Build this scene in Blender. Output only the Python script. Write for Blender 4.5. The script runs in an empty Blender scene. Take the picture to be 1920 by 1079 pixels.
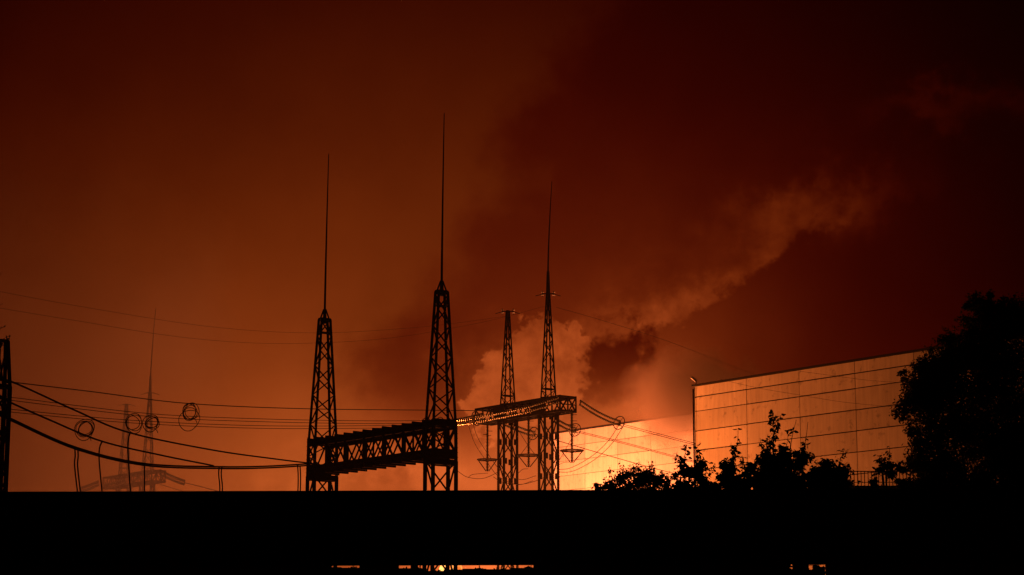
import bpy, math, random
import numpy as np
from mathutils import Vector, Matrix

scene = bpy.context.scene
COL = scene.collection
R = math.radians

# ------------------------------------------------------------------ camera
F = 4000.0                                   # focal length in photo pixels (1920 wide)
PITCH = math.atan(740.0 / F)
CAM = Vector((0, 0, 1.7))
cd = bpy.data.cameras.new('camera')
cd.sensor_width = 36.0
cd.lens = 36.0 * F / 1920.0
cd.clip_start = 0.5
cd.clip_end = 6000.0
cam = bpy.data.objects.new('camera', cd)
COL.objects.link(cam)
cam.location = CAM
cam.rotation_euler = (math.pi / 2 + PITCH, 0, 0)
scene.camera = cam

FW = Vector((0, math.cos(PITCH), math.sin(PITCH)))
UP = Vector((0, -math.sin(PITCH), math.cos(PITCH)))
RT = Vector((1, 0, 0))


def ray(x, y):
    return RT * ((x - 960) / F) + UP * ((540 - y) / F) + FW


def at(x, y, Y):
    d = ray(x, y)
    return CAM + d * (Y / d.y)


def atz(x, y, z):
    d = ray(x, y)
    return CAM + d * ((z - CAM.z) / d.z)


# ------------------------------------------------------------------ render / exposure
scene.view_settings.view_transform = 'Standard'
scene.view_settings.look = 'None'
scene.view_settings.exposure = 0.0
scene.view_settings.gamma = 1.0
scene.view_settings.use_curve_mapping = False
cy = scene.cycles
cy.use_denoising = True
cy.max_bounces = 6
cy.diffuse_bounces = 2
cy.glossy_bounces = 2
cy.transmission_bounces = 3
cy.transparent_max_bounces = 8
cy.volume_bounces = 1
cy.sample_clamp_indirect = 4.0
cy.volume_step_rate = 1.0
cy.volume_max_steps = 96

# ------------------------------------------------------------------ world: smoke-filled night sky lit by the fire
world = bpy.data.worlds.new('World')
scene.world = world
world.use_nodes = True
WT = world.node_tree
WT.nodes.clear()


class S:
    """tiny expression builder over math nodes"""
    nt = WT

    def __init__(self, s):
        self.s = s

    @staticmethod
    def op(o, *a, clamp=False):
        n = S.nt.nodes.new('ShaderNodeMath')
        n.operation = o
        n.use_clamp = clamp
        for i, v in enumerate(a):
            if isinstance(v, S):
                S.nt.links.new(v.s, n.inputs[i])
            else:
                n.inputs[i].default_value = float(v)
        return S(n.outputs[0])

    def __add__(a, b): return S.op('ADD', a, b)
    __radd__ = __add__
    def __sub__(a, b): return S.op('SUBTRACT', a, b)
    def __rsub__(a, b): return S.op('SUBTRACT', b, a)
    def __mul__(a, b): return S.op('MULTIPLY', a, b)
    __rmul__ = __mul__
    def __truediv__(a, b): return S.op('DIVIDE', a, b)
    def __pow__(a, b): return S.op('POWER', a, b)


def smax(a, b): return S.op('MAXIMUM', a, b)
def smin(a, b): return S.op('MINIMUM', a, b)
def sexp(a): return S.op('EXPONENT', a)


def sstep(a, lo, hi):
    n = S.nt.nodes.new('ShaderNodeMapRange')
    n.interpolation_type = 'SMOOTHSTEP'
    n.inputs['From Min'].default_value = lo
    n.inputs['From Max'].default_value = hi
    n.inputs['To Min'].default_value = 0
    n.inputs['To Max'].default_value = 1
    S.nt.links.new(a.s, n.inputs['Value'])
    return S(n.outputs['Result'])


def noise(vec, scale, detail=4, rough=0.55, dist=0.0):
    n = S.nt.nodes.new('ShaderNodeTexNoise')
    n.inputs['Scale'].default_value = scale
    n.inputs['Detail'].default_value = detail
    n.inputs['Roughness'].default_value = rough
    n.inputs['Distortion'].default_value = dist
    S.nt.links.new(vec, n.inputs['Vector'])
    return S(n.outputs['Fac'])


def lut(a, pts, lo, hi, vlo, vhi):
    """1-D curve through pts (x, value), smooth"""
    t = (a - lo) * (1.0 / (hi - lo))
    n = S.nt.nodes.new('ShaderNodeValToRGB')
    n.color_ramp.interpolation = 'LINEAR'
    S.nt.links.new(t.s, n.inputs[0])
    cr = n.color_ramp
    while len(cr.elements) > 1:
        cr.elements.remove(cr.elements[-1])
    first = True
    for x, v in sorted(pts):
        p = min(1, max(0, (x - lo) / (hi - lo)))
        e = cr.elements[0] if first else cr.elements.new(p)
        e.position = p
        g = (v - vlo) / (vhi - vlo)
        e.color = (g, g, g, 1)
        first = False
    m = S.nt.nodes.new('ShaderNodeSeparateColor')
    S.nt.links.new(n.outputs[0], m.inputs[0])
    return S(m.outputs[0]) * (vhi - vlo) + vlo


tc = WT.nodes.new('ShaderNodeTexCoord')
sep = WT.nodes.new('ShaderNodeSeparateXYZ')
WT.links.new(tc.outputs['Generated'], sep.inputs[0])
DX, DY, DZ = (S(sep.outputs[i]) for i in range(3))
KU = F / 1000.0
# azimuth / elevation of the viewing direction, in units of 1000 photo pixels (0.25 rad)
U0 = S.op('ARCTAN2', DX, DY) * KU
V0 = S.op('ARCSINE', DZ) * KU


def uv(x, y):
    d = ray(x, y).normalized()
    return math.atan2(d.x, d.y) * KU, math.asin(d.z) * KU


vec = tc.outputs['Generated']
na = noise(vec, 22, 5, 0.55) - 0.5
nb = noise(vec, 27, 5, 0.55) - 0.5
nc = noise(vec, 70, 4, 0.6) - 0.5
nd = noise(vec, 95, 4, 0.6) - 0.5
ne = noise(vec, 190, 3, 0.6) - 0.5
nf = noise(vec, 210, 3, 0.6) - 0.5
# billowing smoke distorts everything that follows
U = U0 + na * 0.26 + nc * 0.12 + ne * 0.05
V = V0 + nb * 0.22 + nd * 0.10 + nf * 0.05
Us = U0 + na * 0.10
Vs = V0 + nb * 0.10


def blob(cx, cy, rx, ry, rot=0.0, u=None, v=None):
    """normalised squared radius round a sky direction"""
    u = u or U
    v = v or V
    a, b = uv(cx, cy)
    c, s = math.cos(R(rot)), math.sin(R(rot))
    du, dv = u - a, v - b
    p = (du * c + dv * s) * (1.0 / rx)
    q = (dv * c - du * s) * (1.0 / ry)
    return p * p + q * q


def gauss(*a, **k):
    return sexp(blob(*a, **k) * -1.0)


hz = uv(960, 850)[1]
dv = smax(V0 - hz, 0.0)
uc = uv(620, 600)[0]
L = sexp(((dv * (1 / 0.57)) ** 1.6) * -1.0) * 0.235
dl = smin(Us - uc, 0.0) * (1 / 0.74)
L = L * sexp(dl * dl * -1.0)
dr = smax(Us - uv(930, 400)[0], 0.0) * (1 / 0.66)
L = L * sexp(dr * dr * -1.0)
# dark plume leaning away to the right: its left edge as azimuth over elevation
edge = lut(Vs, [(uv(x, y)[1], uv(x, y)[0]) for x, y in
                ((1190, -40), (1110, 40), (1000, 150), (945, 260), (915, 350), (880, 430), (835, 500), (820, 570), (720, 640), (670, 710), (650, 770), (640, 830))],
           uv(960, 900)[1], uv(960, -60)[1], -0.6, 0.6)
pm = sstep(U0 + na * 0.26 + nc * 0.10 - edge, -0.06, 0.10)
L = L * (1.0 - pm * 0.40)
L = L * (1.0 + (noise(vec, 13, 4, 0.55) - 0.5) * 0.55)
Lp = L
# the lit streak along the plume's underside
cen = lut(U0 + nc * 0.03, [(uv(x, y)[0], uv(x, y)[1]) for x, y in
               ((1000, 690), (1080, 655), (1200, 618), (1320, 565), (1420, 505), (1500, 440), (1600, 400), (1700, 368), (1800, 330))],
          uv(900, 600)[0], uv(1900, 300)[0], 0.3, 1.2)
amp = lut(U0, [(uv(x, 500)[0], a) for x, a in
               ((980, 0), (1090, .09), (1180, .14), (1230, .13), (1320, .075), (1420, .065), (1500, .045), (1580, .025), (1680, .010), (1800, 0.0))],
          uv(900, 500)[0], uv(1900, 500)[0], 0.0, 0.2)
off = V0 + nb * 0.07 + nd * 0.10 + nf * 0.05 - cen
st = sstep(off, -0.022, 0.010) * (sexp(smax(off, 0.0) * smax(off, 0.0) * -520.0) * 0.7 + sexp(smax(off, 0.0) * -9.0) * 0.3)
L = L + amp * st * smax(1.0 + nc * 3.2 + na * 1.5, 0.0)
L = L + gauss(1480, 405, 0.13, 0.045, 14) * smax(0.042 + nc * 0.08, 0.0)
L = L + gauss(1200, 700, 0.20, 0.10, 25, u=Us, v=Vs) * 0.075
L = L + gauss(1770, 215, 0.10, 0.03, 0) * 0.016
# billow left of the gantry, dark knot and glow right of it
bl = sstep(blob(995, 700, 0.105, 0.115, 0), 1.08, 0.80)
L = L + bl * (0.14 + nc * 0.42 + na * 0.12 + ne * 0.16)
L = L + gauss(925, 690, 0.05, 0.06) * 0.07
L = L * (1.0 - sstep(blob(1148, 690, 0.055, 0.085, -24), 1.5, 0.35) * 0.66)
L = L * (1.0 - gauss(765, 700, 0.10, 0.12) * 0.32)
L = L + gauss(1170, 810, 0.17, 0.085, u=Us, v=Vs) * 0.30
L = L + gauss(700, 930, 0.40, 0.18, u=Us, v=Vs) * 0.20
L = L + gauss(950, 910, 0.20, 0.085, u=Us, v=Vs) * 0.34
L = L + gauss(730, 905, 0.15, 0.05) * smax(0.16 + nc * 1.0 + na * 0.5, -0.10)
L = L + gauss(880, 1090, 0.16, 0.06, u=Us, v=Vs) * 0.9
L = smax(L, 0.0) + 0.0012
SKY_GAIN = 1.0
L = L * SKY_GAIN
G = L * L * 0.205 / (L + 0.07) * (1.0 - pm * 0.040 * Lp / ((L + 0.001) * (Lp + 0.05)))
B = L * L * 0.05 / (L + 0.30)
cmb = WT.nodes.new('ShaderNodeCombineColor')
for i, c in enumerate((L, G, B)):
    WT.links.new(c.s, cmb.inputs[i])
bg = WT.nodes.new('ShaderNodeBackground')
bg.inputs['Strength'].default_value = 1.0
WT.links.new(cmb.outputs[0], bg.inputs['Color'])
wo = WT.nodes.new('ShaderNodeOutputWorld')
WT.links.new(bg.outputs[0], wo.inputs['Surface'])
world.cycles.sampling_method = 'MANUAL'
world.cycles.sample_map_resolution = 512

# ------------------------------------------------------------------ materials
FIRE_COL = (1.0, 0.20, 0.036)


def mat(name, col, rough=0.8, spec=0.2, noise_amt=0.25, nscale=3.0, metal=0.0, bump=0.0):
    m = bpy.data.materials.new(name)
    m.use_nodes = True
    nt = m.node_tree
    b = nt.nodes['Principled BSDF']
    b.inputs['Roughness'].default_value = rough
    b.inputs['Specular IOR Level'].default_value = spec
    b.inputs['Metallic'].default_value = metal
    t = nt.nodes.new('ShaderNodeTexCoord')
    n = nt.nodes.new('ShaderNodeTexNoise')
    n.inputs['Scale'].default_value = nscale
    n.inputs['Detail'].default_value = 5
    nt.links.new(t.outputs['Object'], n.inputs['Vector'])
    r = nt.nodes.new('ShaderNodeValToRGB')
    e = r.color_ramp.elements
    e[0].position, e[1].position = 0.3, 0.7
    e[0].color = tuple(c * (1 - noise_amt) for c in col) + (1,)
    e[1].color = tuple(min(1, c * (1 + noise_amt)) for c in col) + (1,)
    nt.links.new(n.outputs['Fac'], r.inputs[0])
    nt.links.new(r.outputs[0], b.inputs['Base Color'])
    if bump:
        bp = nt.nodes.new('ShaderNodeBump')
        bp.inputs['Strength'].default_value = bump
        bp.inputs['Distance'].default_value = 0.05
        nt.links.new(n.outputs['Fac'], bp.inputs['Height'])
        nt.links.new(bp.outputs[0], b.inputs['Normal'])
    return m


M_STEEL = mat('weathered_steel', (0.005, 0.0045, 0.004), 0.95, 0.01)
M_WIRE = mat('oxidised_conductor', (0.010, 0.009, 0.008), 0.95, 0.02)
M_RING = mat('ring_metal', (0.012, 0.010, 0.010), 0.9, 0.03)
M_CONC = mat('dark_concrete', (0.12, 0.115, 0.11), 0.95, 0.1, 0.3, 1.5)
M_FENCE = mat('fence_concrete', (0.15, 0.145, 0.14), 0.95, 0.1, 0.3, 1.5)
M_JOINT = mat('joint_sealant', (0.09, 0.07, 0.06), 0.95, 0.05, 0.4, 2.0)
M_GROUND = mat('soil', (0.05, 0.045, 0.035), 1.0, 0.05, 0.4, 0.4)
M_BARK = mat('bark', (0.05, 0.04, 0.03), 0.95, 0.05, 0.3, 6.0)
M_LAMP = mat('lamp_housing', (0.45, 0.43, 0.42), 0.6, 0.3)
M_ROOF = mat('bitumen_roof', (0.02, 0.018, 0.017), 0.95, 0.03)


def panel_material(name, col):
    """concrete wall panel: cloudy tone, rain streaks, tone differing from panel to panel"""
    m = mat(name, col, 0.92, 0.12, 0.10, 0.35)
    nt = m.node_tree
    b = nt.nodes['Principled BSDF']
    src = b.inputs['Base Color'].links[0].from_socket
    geo = nt.nodes.new('ShaderNodeNewGeometry')       # metres in the world, so no two panels share a pattern
    for ln in list(nt.links):
        if ln.from_node.type == 'TEX_COORD':
            nt.links.new(geo.outputs['Position'], ln.to_socket)
    mp = nt.nodes.new('ShaderNodeMapping')
    mp.inputs['Scale'].default_value = (3.0, 3.0, 0.25)
    nt.links.new(geo.outputs['Position'], mp.inputs['Vector'])
    n = nt.nodes.new('ShaderNodeTexNoise')
    n.inputs['Scale'].default_value = 1.2
    n.inputs['Detail'].default_value = 6
    nt.links.new(mp.outputs[0], n.inputs['Vector'])
    n2 = nt.nodes.new('ShaderNodeTexNoise')
    n2.inputs['Scale'].default_value = 1.7
    n2.inputs['Detail'].default_value = 3
    nt.links.new(geo.outputs['Position'], n2.inputs['Vector'])
    oi = nt.nodes.new('ShaderNodeObjectInfo')

    def mr(sock, a, bb, c, d):
        x = nt.nodes.new('ShaderNodeMapRange')
        for i, v in enumerate((a, bb, c, d)):
            x.inputs[i + 1].default_value = v
        nt.links.new(sock, x.inputs[0])
        return x.outputs[0]
    f = [mr(n.outputs['Fac'], 0.3, 0.7, 0.86, 1.08), mr(n2.outputs['Fac'], 0.60, 0.74, 1.0, 0.62), mr(oi.outputs['Random'], 0, 1, 0.84, 1.10)]
    cur = f[0]
    for x in f[1:]:
        k = nt.nodes.new('ShaderNodeMath')
        k.operation = 'MULTIPLY'
        nt.links.new(cur, k.inputs[0])
        nt.links.new(x, k.inputs[1])
        cur = k.outputs[0]
    mx = nt.nodes.new('ShaderNodeVectorMath')
    mx.operation = 'SCALE'
    nt.links.new(src, mx.inputs[0])
    nt.links.new(cur, mx.inputs['Scale'])
    nt.links.new(mx.outputs[0], b.inputs['Base Color'])
    return m


M_PANEL = panel_material('wall_panel', (0.44, 0.41, 0.37))
M_PANEL2 = panel_material('far_wall_panel', (0.48, 0.46, 0.42))


def leaf_material(name, col, trans):
    m = bpy.data.materials.new(name)
    m.use_nodes = True
    nt = m.node_tree
    nt.nodes.clear()
    d = nt.nodes.new('ShaderNodeBsdfDiffuse')
    t = nt.nodes.new('ShaderNodeBsdfTranslucent')
    oi = nt.nodes.new('ShaderNodeNewGeometry')
    r = nt.nodes.new('ShaderNodeValToRGB')
    r.color_ramp.elements[0].color = tuple(c * 0.6 for c in col) + (1,)
    r.color_ramp.elements[1].color = tuple(c * 1.4 for c in col) + (1,)
    nt.links.new(oi.outputs['Random Per Island'], r.inputs[0])
    nt.links.new(r.outputs[0], d.inputs[0])
    nt.links.new(r.outputs[0], t.inputs[0])
    mx = nt.nodes.new('ShaderNodeMixShader')
    mx.inputs[0].default_value = trans
    nt.links.new(d.outputs[0], mx.inputs[1])
    nt.links.new(t.outputs[0], mx.inputs[2])
    o = nt.nodes.new('ShaderNodeOutputMaterial')
    nt.links.new(mx.outputs[0], o.inputs[0])
    return m


M_LEAF = leaf_material('leaf', (0.06, 0.075, 0.03), 0.4)


def glass_material():
    m = bpy.data.materials.new('insulator_glass')
    m.use_nodes = True
    nt = m.node_tree
    nt.nodes.clear()
    g = nt.nodes.new('ShaderNodeBsdfGlossy')
    g.inputs['Roughness'].default_value = 0.25
    t = nt.nodes.new('ShaderNodeBsdfTranslucent')
    t.inputs[0].default_value = (0.30, 0.32, 0.31, 1)
    mx = nt.nodes.new('ShaderNodeMixShader')
    mx.inputs[0].default_value = 0.35
    nt.links.new(t.outputs[0], mx.inputs[1])
    nt.links.new(g.outputs[0], mx.inputs[2])
    o = nt.nodes.new('ShaderNodeOutputMaterial')
    nt.links.new(mx.outputs[0], o.inputs[0])
    return m


M_GLASS = glass_material()


def emit_material(name, col, strength):
    m = bpy.data.materials.new(name)
    m.use_nodes = True
    nt = m.node_tree
    nt.nodes.clear()
    e = nt.nodes.new('ShaderNodeEmission')
    t = nt.nodes.new('ShaderNodeTexCoord')
    n = nt.nodes.new('ShaderNodeTexNoise')
    n.inputs['Scale'].default_value = 0.9
    n.inputs['Detail'].default_value = 4
    nt.links.new(t.outputs['Object'], n.inputs['Vector'])
    r = nt.nodes.new('ShaderNodeValToRGB')
    r.color_ramp.elements[0].position = 0.35
    r.color_ramp.elements[0].color = (0.5 * col[0], 0.3 * col[1], 0.2 * col[2], 1)
    r.color_ramp.elements[1].position = 0.65
    r.color_ramp.elements[1].color = (col[0], col[1] * 1.6, col[2] * 2, 1)
    nt.links.new(n.outputs['Fac'], r.inputs[0])
    nt.links.new(r.outputs[0], e.inputs[0])
    e.inputs[1].default_value = strength
    o = nt.nodes.new('ShaderNodeOutputMaterial')
    nt.links.new(e.outputs[0], o.inputs[0])
    return m


M_FLAME = emit_material('flame', (1.0, 0.30, 0.06), 2.4)

# ------------------------------------------------------------------ object helpers
WPOS = {}


def tag(o, label=None, cat=None, group=None, kind=None):
    if label: o['label'] = label
    if cat: o['category'] = cat
    if group: o['group'] = group
    if kind: o['kind'] = kind
    return o


def place(o, pos, parent):
    COL.objects.link(o)
    pos = Vector(pos)
    if parent is not None:
        o.parent = parent
        o.location = pos - WPOS[parent.name]
    else:
        o.location = pos
    WPOS[o.name] = pos
    return o


def thing(name, pos, label, cat, group=None):
    return tag(place(bpy.data.objects.new(name, None), pos, None), label, cat, group)


def mesh_obj(name, verts, faces, material, parent=None, origin=None, smooth=False):
    """verts in world space"""
    v = np.asarray(verts, dtype=float)
    if origin is None:
        origin = Vector(WPOS[parent.name]) if parent is not None else Vector(((v[:, 0].min() + v[:, 0].max()) / 2, (v[:, 1].min() + v[:, 1].max()) / 2, v[:, 2].min()))
    me = bpy.data.meshes.new(name)
    me.from_pydata((v - np.array(origin)).tolist(), [], faces)
    me.materials.append(material)
    if smooth:
        me.polygons.foreach_set('use_smooth', [True] * len(me.polygons))
    return place(bpy.data.objects.new(name, me), origin, parent)


CV = [(-.5, -.5, -.5), (.5, -.5, -.5), (.5, .5, -.5), (-.5, .5, -.5), (-.5, -.5, .5), (.5, -.5, .5), (.5, .5, .5), (-.5, .5, .5)]
CF = [(0, 3, 2, 1), (4, 5, 6, 7), (0, 1, 5, 4), (1, 2, 6, 5), (2, 3, 7, 6), (3, 0, 4, 7)]
UNIT = {}


def unit_box(material):
    k = material.name
    if k not in UNIT:
        me = bpy.data.meshes.new('bar')
        me.from_pydata(CV, [], CF)
        me.materials.append(material)
        UNIT[k] = me
    return UNIT[k]


def frame(d, upv=Vector((0, 0, 1))):
    d = d.normalized()
    if abs(d.dot(upv)) > 0.98:
        upv = Vector((0.62, -0.785, 0))
    s = d.cross(upv).normalized()
    t = s.cross(d).normalized()
    return s, t


def bar(name, p0, p1, w, h, material, parent, upv=Vector((0, 0, 1))):
    """box from p0 to p1 (w sideways, h up), sharing one unit mesh"""
    p0, p1 = Vector(p0), Vector(p1)
    d = p1 - p0
    s, t = frame(d, upv)
    o = bpy.data.objects.new(name, unit_box(material))
    place(o, (p0 + p1) / 2, parent)
    m = Matrix((s, d.normalized(), t)).transposed().to_4x4()
    o.matrix_basis = Matrix.Translation(o.location) @ m @ Matrix.Diagonal((w, d.length, h, 1))
    return o


class MB:
    def __init__(self):
        self.v, self.f = [], []

    def add(self, v, f):
        k = len(self.v)
        self.v += [tuple(x) for x in v]
        self.f += [tuple(i + k for i in q) for q in f]
        return self

    def bar(self, p0, p1, w, h, upv=Vector((0, 0, 1))):
        p0, p1 = Vector(p0), Vector(p1)
        d = p1 - p0
        s, t = frame(d, upv)
        c = (p0 + p1) / 2
        self.add([c + s * (x * w) + d * y + t * (z * h) for x, y, z in CV], CF)
        return self

    def box(self, lo, hi):
        self.add([(lo[0] if x < 0 else hi[0], lo[1] if y < 0 else hi[1], lo[2] if z < 0 else hi[2]) for x, y, z in CV], CF)
        return self

    def tube(self, pts, r, n=6, closed=False, caps=True):
        pts = [Vector(p) for p in pts]
        rr = r if isinstance(r, (list, tuple)) else [r] * len(pts)
        m = len(pts)
        k0 = len(self.v)
        for i, p in enumerate(pts):
            a = pts[(i - 1) % m] if (closed or i) else pts[i]
            b = pts[(i + 1) % m] if (closed or i < m - 1) else pts[i]
            s, t = frame(b - a)
            for j in range(n):
                q = 2 * math.pi * j / n
                self.v.append(tuple(p + s * (math.cos(q) * rr[i]) + t * (math.sin(q) * rr[i])))
        for i in range(m if closed else m - 1):
            for j in range(n):
                a, b = k0 + i * n + j, k0 + i * n + (j + 1) % n
                c, d = k0 + ((i + 1) % m) * n + (j + 1) % n, k0 + ((i + 1) % m) * n + j
                self.f.append((a, b, c, d))
        if caps and not closed:
            self.f.append(tuple(k0 + j for j in reversed(range(n))))
            self.f.append(tuple(k0 + (m - 1) * n + j for j in range(n)))
        return self

    def build(self, name, material, parent=None, origin=None, smooth=False):
        return mesh_obj(name, self.v, self.f, material, parent, origin, smooth)


def spline(pts, n=12):
    P = [Vector(p) for p in pts]
    P = [P[0] * 2 - P[1]] + P + [P[-1] * 2 - P[-2]]
    out = []
    for i in range(1, len(P) - 2):
        a, b, c, d = P[i - 1], P[i], P[i + 1], P[i + 2]
        for k in range(n):
            t = k / n
            out.append(0.5 * ((2 * b) + (c - a) * t + (2 * a - 5 * b + 4 * c - d) * t * t + (3 * b - a - 3 * c + d) * t ** 3))
    out.append(P[-2])
    return out


def pxline(pts, n=10):
    """smooth line through (photo x, y, distance Y) points"""
    return spline([at(*p) for p in pts], n)


AU = Vector((0.62, -0.785, 0)).normalized()   # the site's axis: right and towards the viewer
AV = Vector((-AU.y, AU.x, 0))                 # across it: right and away
ZZ = Vector((0, 0, 1))

# ------------------------------------------------------------------ ground
mesh_obj('ground', [(-3000, -300, 0), (3000, -300, 0), (3000, 5000, 0), (-3000, 5000, 0)], [(0, 1, 2, 3)], M_GROUND, origin=(0, 0, 0))
tag(bpy.data.objects['ground'], 'dark bare ground of the substation', 'ground', kind='structure')

# ------------------------------------------------------------------ the fire (its light stays with it)
rnd = random.Random(5)


def flame_mesh(base, h, r, rg):
    v, f = [], []
    n, m = 10, 14
    lean = Vector((rg.uniform(-.18, .3), rg.uniform(-.1, .1), 0))
    ph = rg.uniform(0, 6)
    for i in range(m):
        t = i / (m - 1)
        rad = r * (0.75 + 0.9 * t - 0.2 * t * t) * (1 - t) ** 0.7 + 0.02
        c = Vector(base) + ZZ * (h * t) + lean * (h * t * t) + Vector((math.sin(ph + 7 * t), math.cos(ph + 5 * t), 0)) * (0.35 * r * t)
        for j in range(n):
            a = 2 * math.pi * j / n
            k = 1 + 0.3 * math.sin(3 * a + ph + 6 * t) + rg.uniform(-.1, .1)
            v.append(c + Vector((math.cos(a), math.sin(a), 0)) * (rad * k))
    for i in range(m - 1):
        for j in range(n):
            f.append((i * n + j, i * n + (j + 1) % n, (i + 1) * n + (j + 1) % n, (i + 1) * n + j))
    f.append(tuple(reversed(range(n))))
    return v, f


def fire(pos, spots, label, power, lamp_pos, rad, col=FIRE_COL):
    t = thing('fire', pos, label, 'fire')
    for x, y, h, r in spots:
        v, f = flame_mesh((x, y, 0.0), h, r, rnd)
        mesh_obj('flame', v, f, M_FLAME, t, smooth=True)
    if power:
        ld = bpy.data.lights.new('fire_light', 'POINT')
        ld.energy = power
        ld.color = col
        ld.shadow_soft_size = rad
        lo = bpy.data.objects.new('fire_light', ld)
        place(lo, lamp_pos, t)
    return t


FIRE_A = 106000.0
FIRE_B = 145000.0
fire((-8, 187, 0), [(-9.4, 187, 12.6, .8), (-7.6, 187.5, 14.2, 1.3), (-6.3, 186.5, 13.3, 1.0), (-5.0, 187.5, 13.0, .8)],
     'orange flames glimpsed through the slot under the black overpass', FIRE_A, (2.0, 190, 10.0), 2.5)
fire((-1, 247, 0), [(-4, 248, 9, 1.4), (-1, 250, 11, 1.8), (2, 252, 10, 1.5)],
     'fire burning low at the foot of the glowing far wall', FIRE_B, (-1.5, 245, 14.0), 3.0, (1.0, 0.215, 0.066))
fire((20.9, 150, 0), [(20.5, 150, 9.1, .35), (21.0, 150.2, 9.45, .4), (21.5, 150, 9.3, .35), (19.3, 150, 9.0, .25)],
     'small flames flickering below the overpass in front of the panelled hall', 0, None, 0)

# ------------------------------------------------------------------ big panelled hall
def panel_wall(root, corner, length, joints, bay, first, pmat, skip_below=0.0, proud=0.06, gap_h=0.11, gap_v=0.07):
    """each wall panel its own piece, standing proud of the joint-coloured core"""
    nrm = -AV
    s_edges = [0.0, first]
    while s_edges[-1] < length - 0.01:
        s_edges.append(min(length, s_edges[-1] + bay))
    rg = random.Random(3)
    for a, b in zip(s_edges[:-1], s_edges[1:]):
        for z1, z0 in zip(joints[:-1], joints[1:]):
            g = gap_v / 2
            p0 = Vector(corner) + AU * (a + g)
            p1 = Vector(corner) + AU * (b - g)
            zc = (z0 + z1) / 2
            out = nrm * (proud / 2 + 0.002 + rg.uniform(-.006, .006))
            bar('panel', p0 + out + ZZ * zc, p1 + out + ZZ * zc, proud, z1 - z0 - gap_h * rg.uniform(.7, 1.4), pmat, root)


def hall(corner, length, depth, top, joints, bay, first, pmat, label, name='industrial_hall', gap_h=.10, gap_v=.06):
    root = thing(name, (corner[0], corner[1], 0), label, 'building')
    c = Vector((corner[0], corner[1], 0))
    a, b = c, c + AU * length
    v = []
    for z in (0, top - 0.02):
        v += [a + ZZ * z, b + ZZ * z, b + AV * depth + ZZ * z, a + AV * depth + ZZ * z]
    mesh_obj('wall', v, [(0, 3, 2, 1), (4, 5, 6, 7), (0, 1, 5, 4), (1, 2, 6, 5), (2, 3, 7, 6), (3, 0, 4, 7)], M_JOINT, root)
    panel_wall(root, c, length, joints, bay, first, pmat, gap_h=gap_h, gap_v=gap_v)
    cp = bar('coping', c - AU * .15 - AV * 0.02 + ZZ * (top + .06), b - AV * 0.02 + ZZ * (top + .06), 0.4, 0.15, M_ROOF, root)
    r = MB()
    r.add([c + AV * .5 + AU * .3 + ZZ * (top + .05), b + AV * .5 + ZZ * (top + .05), b + AV * (depth - .3) + ZZ * (top + .9), c + AV * (depth - .3) + AU * .3 + ZZ * (top + .9)], [(0, 1, 2, 3)])
    r.build('roof', M_ROOF, root)
    return root


HC = Vector((15.95, 185.0, 0))
J = [27.15, 26.15, 24.92, 23.2, 21.5, 19.8, 18.05]
while J[-1] > 1.9:
    J.append(J[-1] - 1.75)
J.append(0.1)
hall_root = hall(HC, 50.0, 34.0, 27.15, J, 6.2, 0.28, M_PANEL, 'large windowless hall of fire-lit concrete panels at the right')
dp = bar('downpipe', HC - AV * .10 - AU * .06 + ZZ * .3, HC - AV * .10 - AU * .06 + ZZ * 26.9, .10, .10, M_STEEL, hall_root)

FC = atz(1036, 813, 32.2)
J2 = [32.1]
while J2[-1] > 2.0:
    J2.append(J2[-1] - 1.8)
hall((FC.x, FC.y), 34.0, 20.0, 32.15, J2, 6.0, 0.3, M_PANEL2, 'far concrete wall glaring pale yellow in the firelight behind the gantry', gap_h=.06, gap_v=.05)

# floodlight on the hall's corner
fl = thing('floodlight', HC + ZZ * 27.3, 'small pale floodlight tilted on the roof corner of the panelled hall', 'floodlight')
pf = HC + AU * .1 + AV * .1
bar('bracket', pf + ZZ * 27.3, pf + ZZ * 27.75, .07, .07, M_STEEL, fl)
bar('housing', pf - RT * .38 + ZZ * 27.95, pf + RT * .02 + ZZ * 27.60, .22, .20, M_LAMP, fl)
bar('bracket', pf + ZZ * 27.55, pf - RT * .2 + ZZ * 27.66, .05, .05, M_STEEL, fl)

# low annex with a roof railing
AN0 = at(1570, 916, 133)
an = thing('annex_building', (AN0.x, AN0.y, 0), 'low flat-roofed annex in front of the panelled hall, mostly hidden by the overpass', 'building')
zt = 13.35
m = MB().box((AN0.x, 131, 0), (AN0.x + 8, 137, zt))
m.build('wall', M_CONC, an)
MB().box((AN0.x - .2, 130.8, zt), (AN0.x + 8.2, 137.2, zt + .2)).build('roof', M_ROOF, an)
rl = thing('roof_railing', (AN0.x, 131, zt + .2), 'dark picket railing along the annex roof beside the big tree', 'railing')
for k in range(36):
    x = AN0.x + .1 + k * .215
    bar('picket', (x, 131, zt + .2), (x, 131, zt + 1.06), .035, .035, M_STEEL, rl)
bar('rail', (AN0.x, 131, zt + 1.09), (AN0.x + 7.8, 131, zt + 1.09), .06, .06, M_STEEL, rl)
bar('rail', (AN0.x, 131, zt + .42), (AN0.x + 7.8, 131, zt + .42), .04, .04, M_STEEL, rl)

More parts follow.
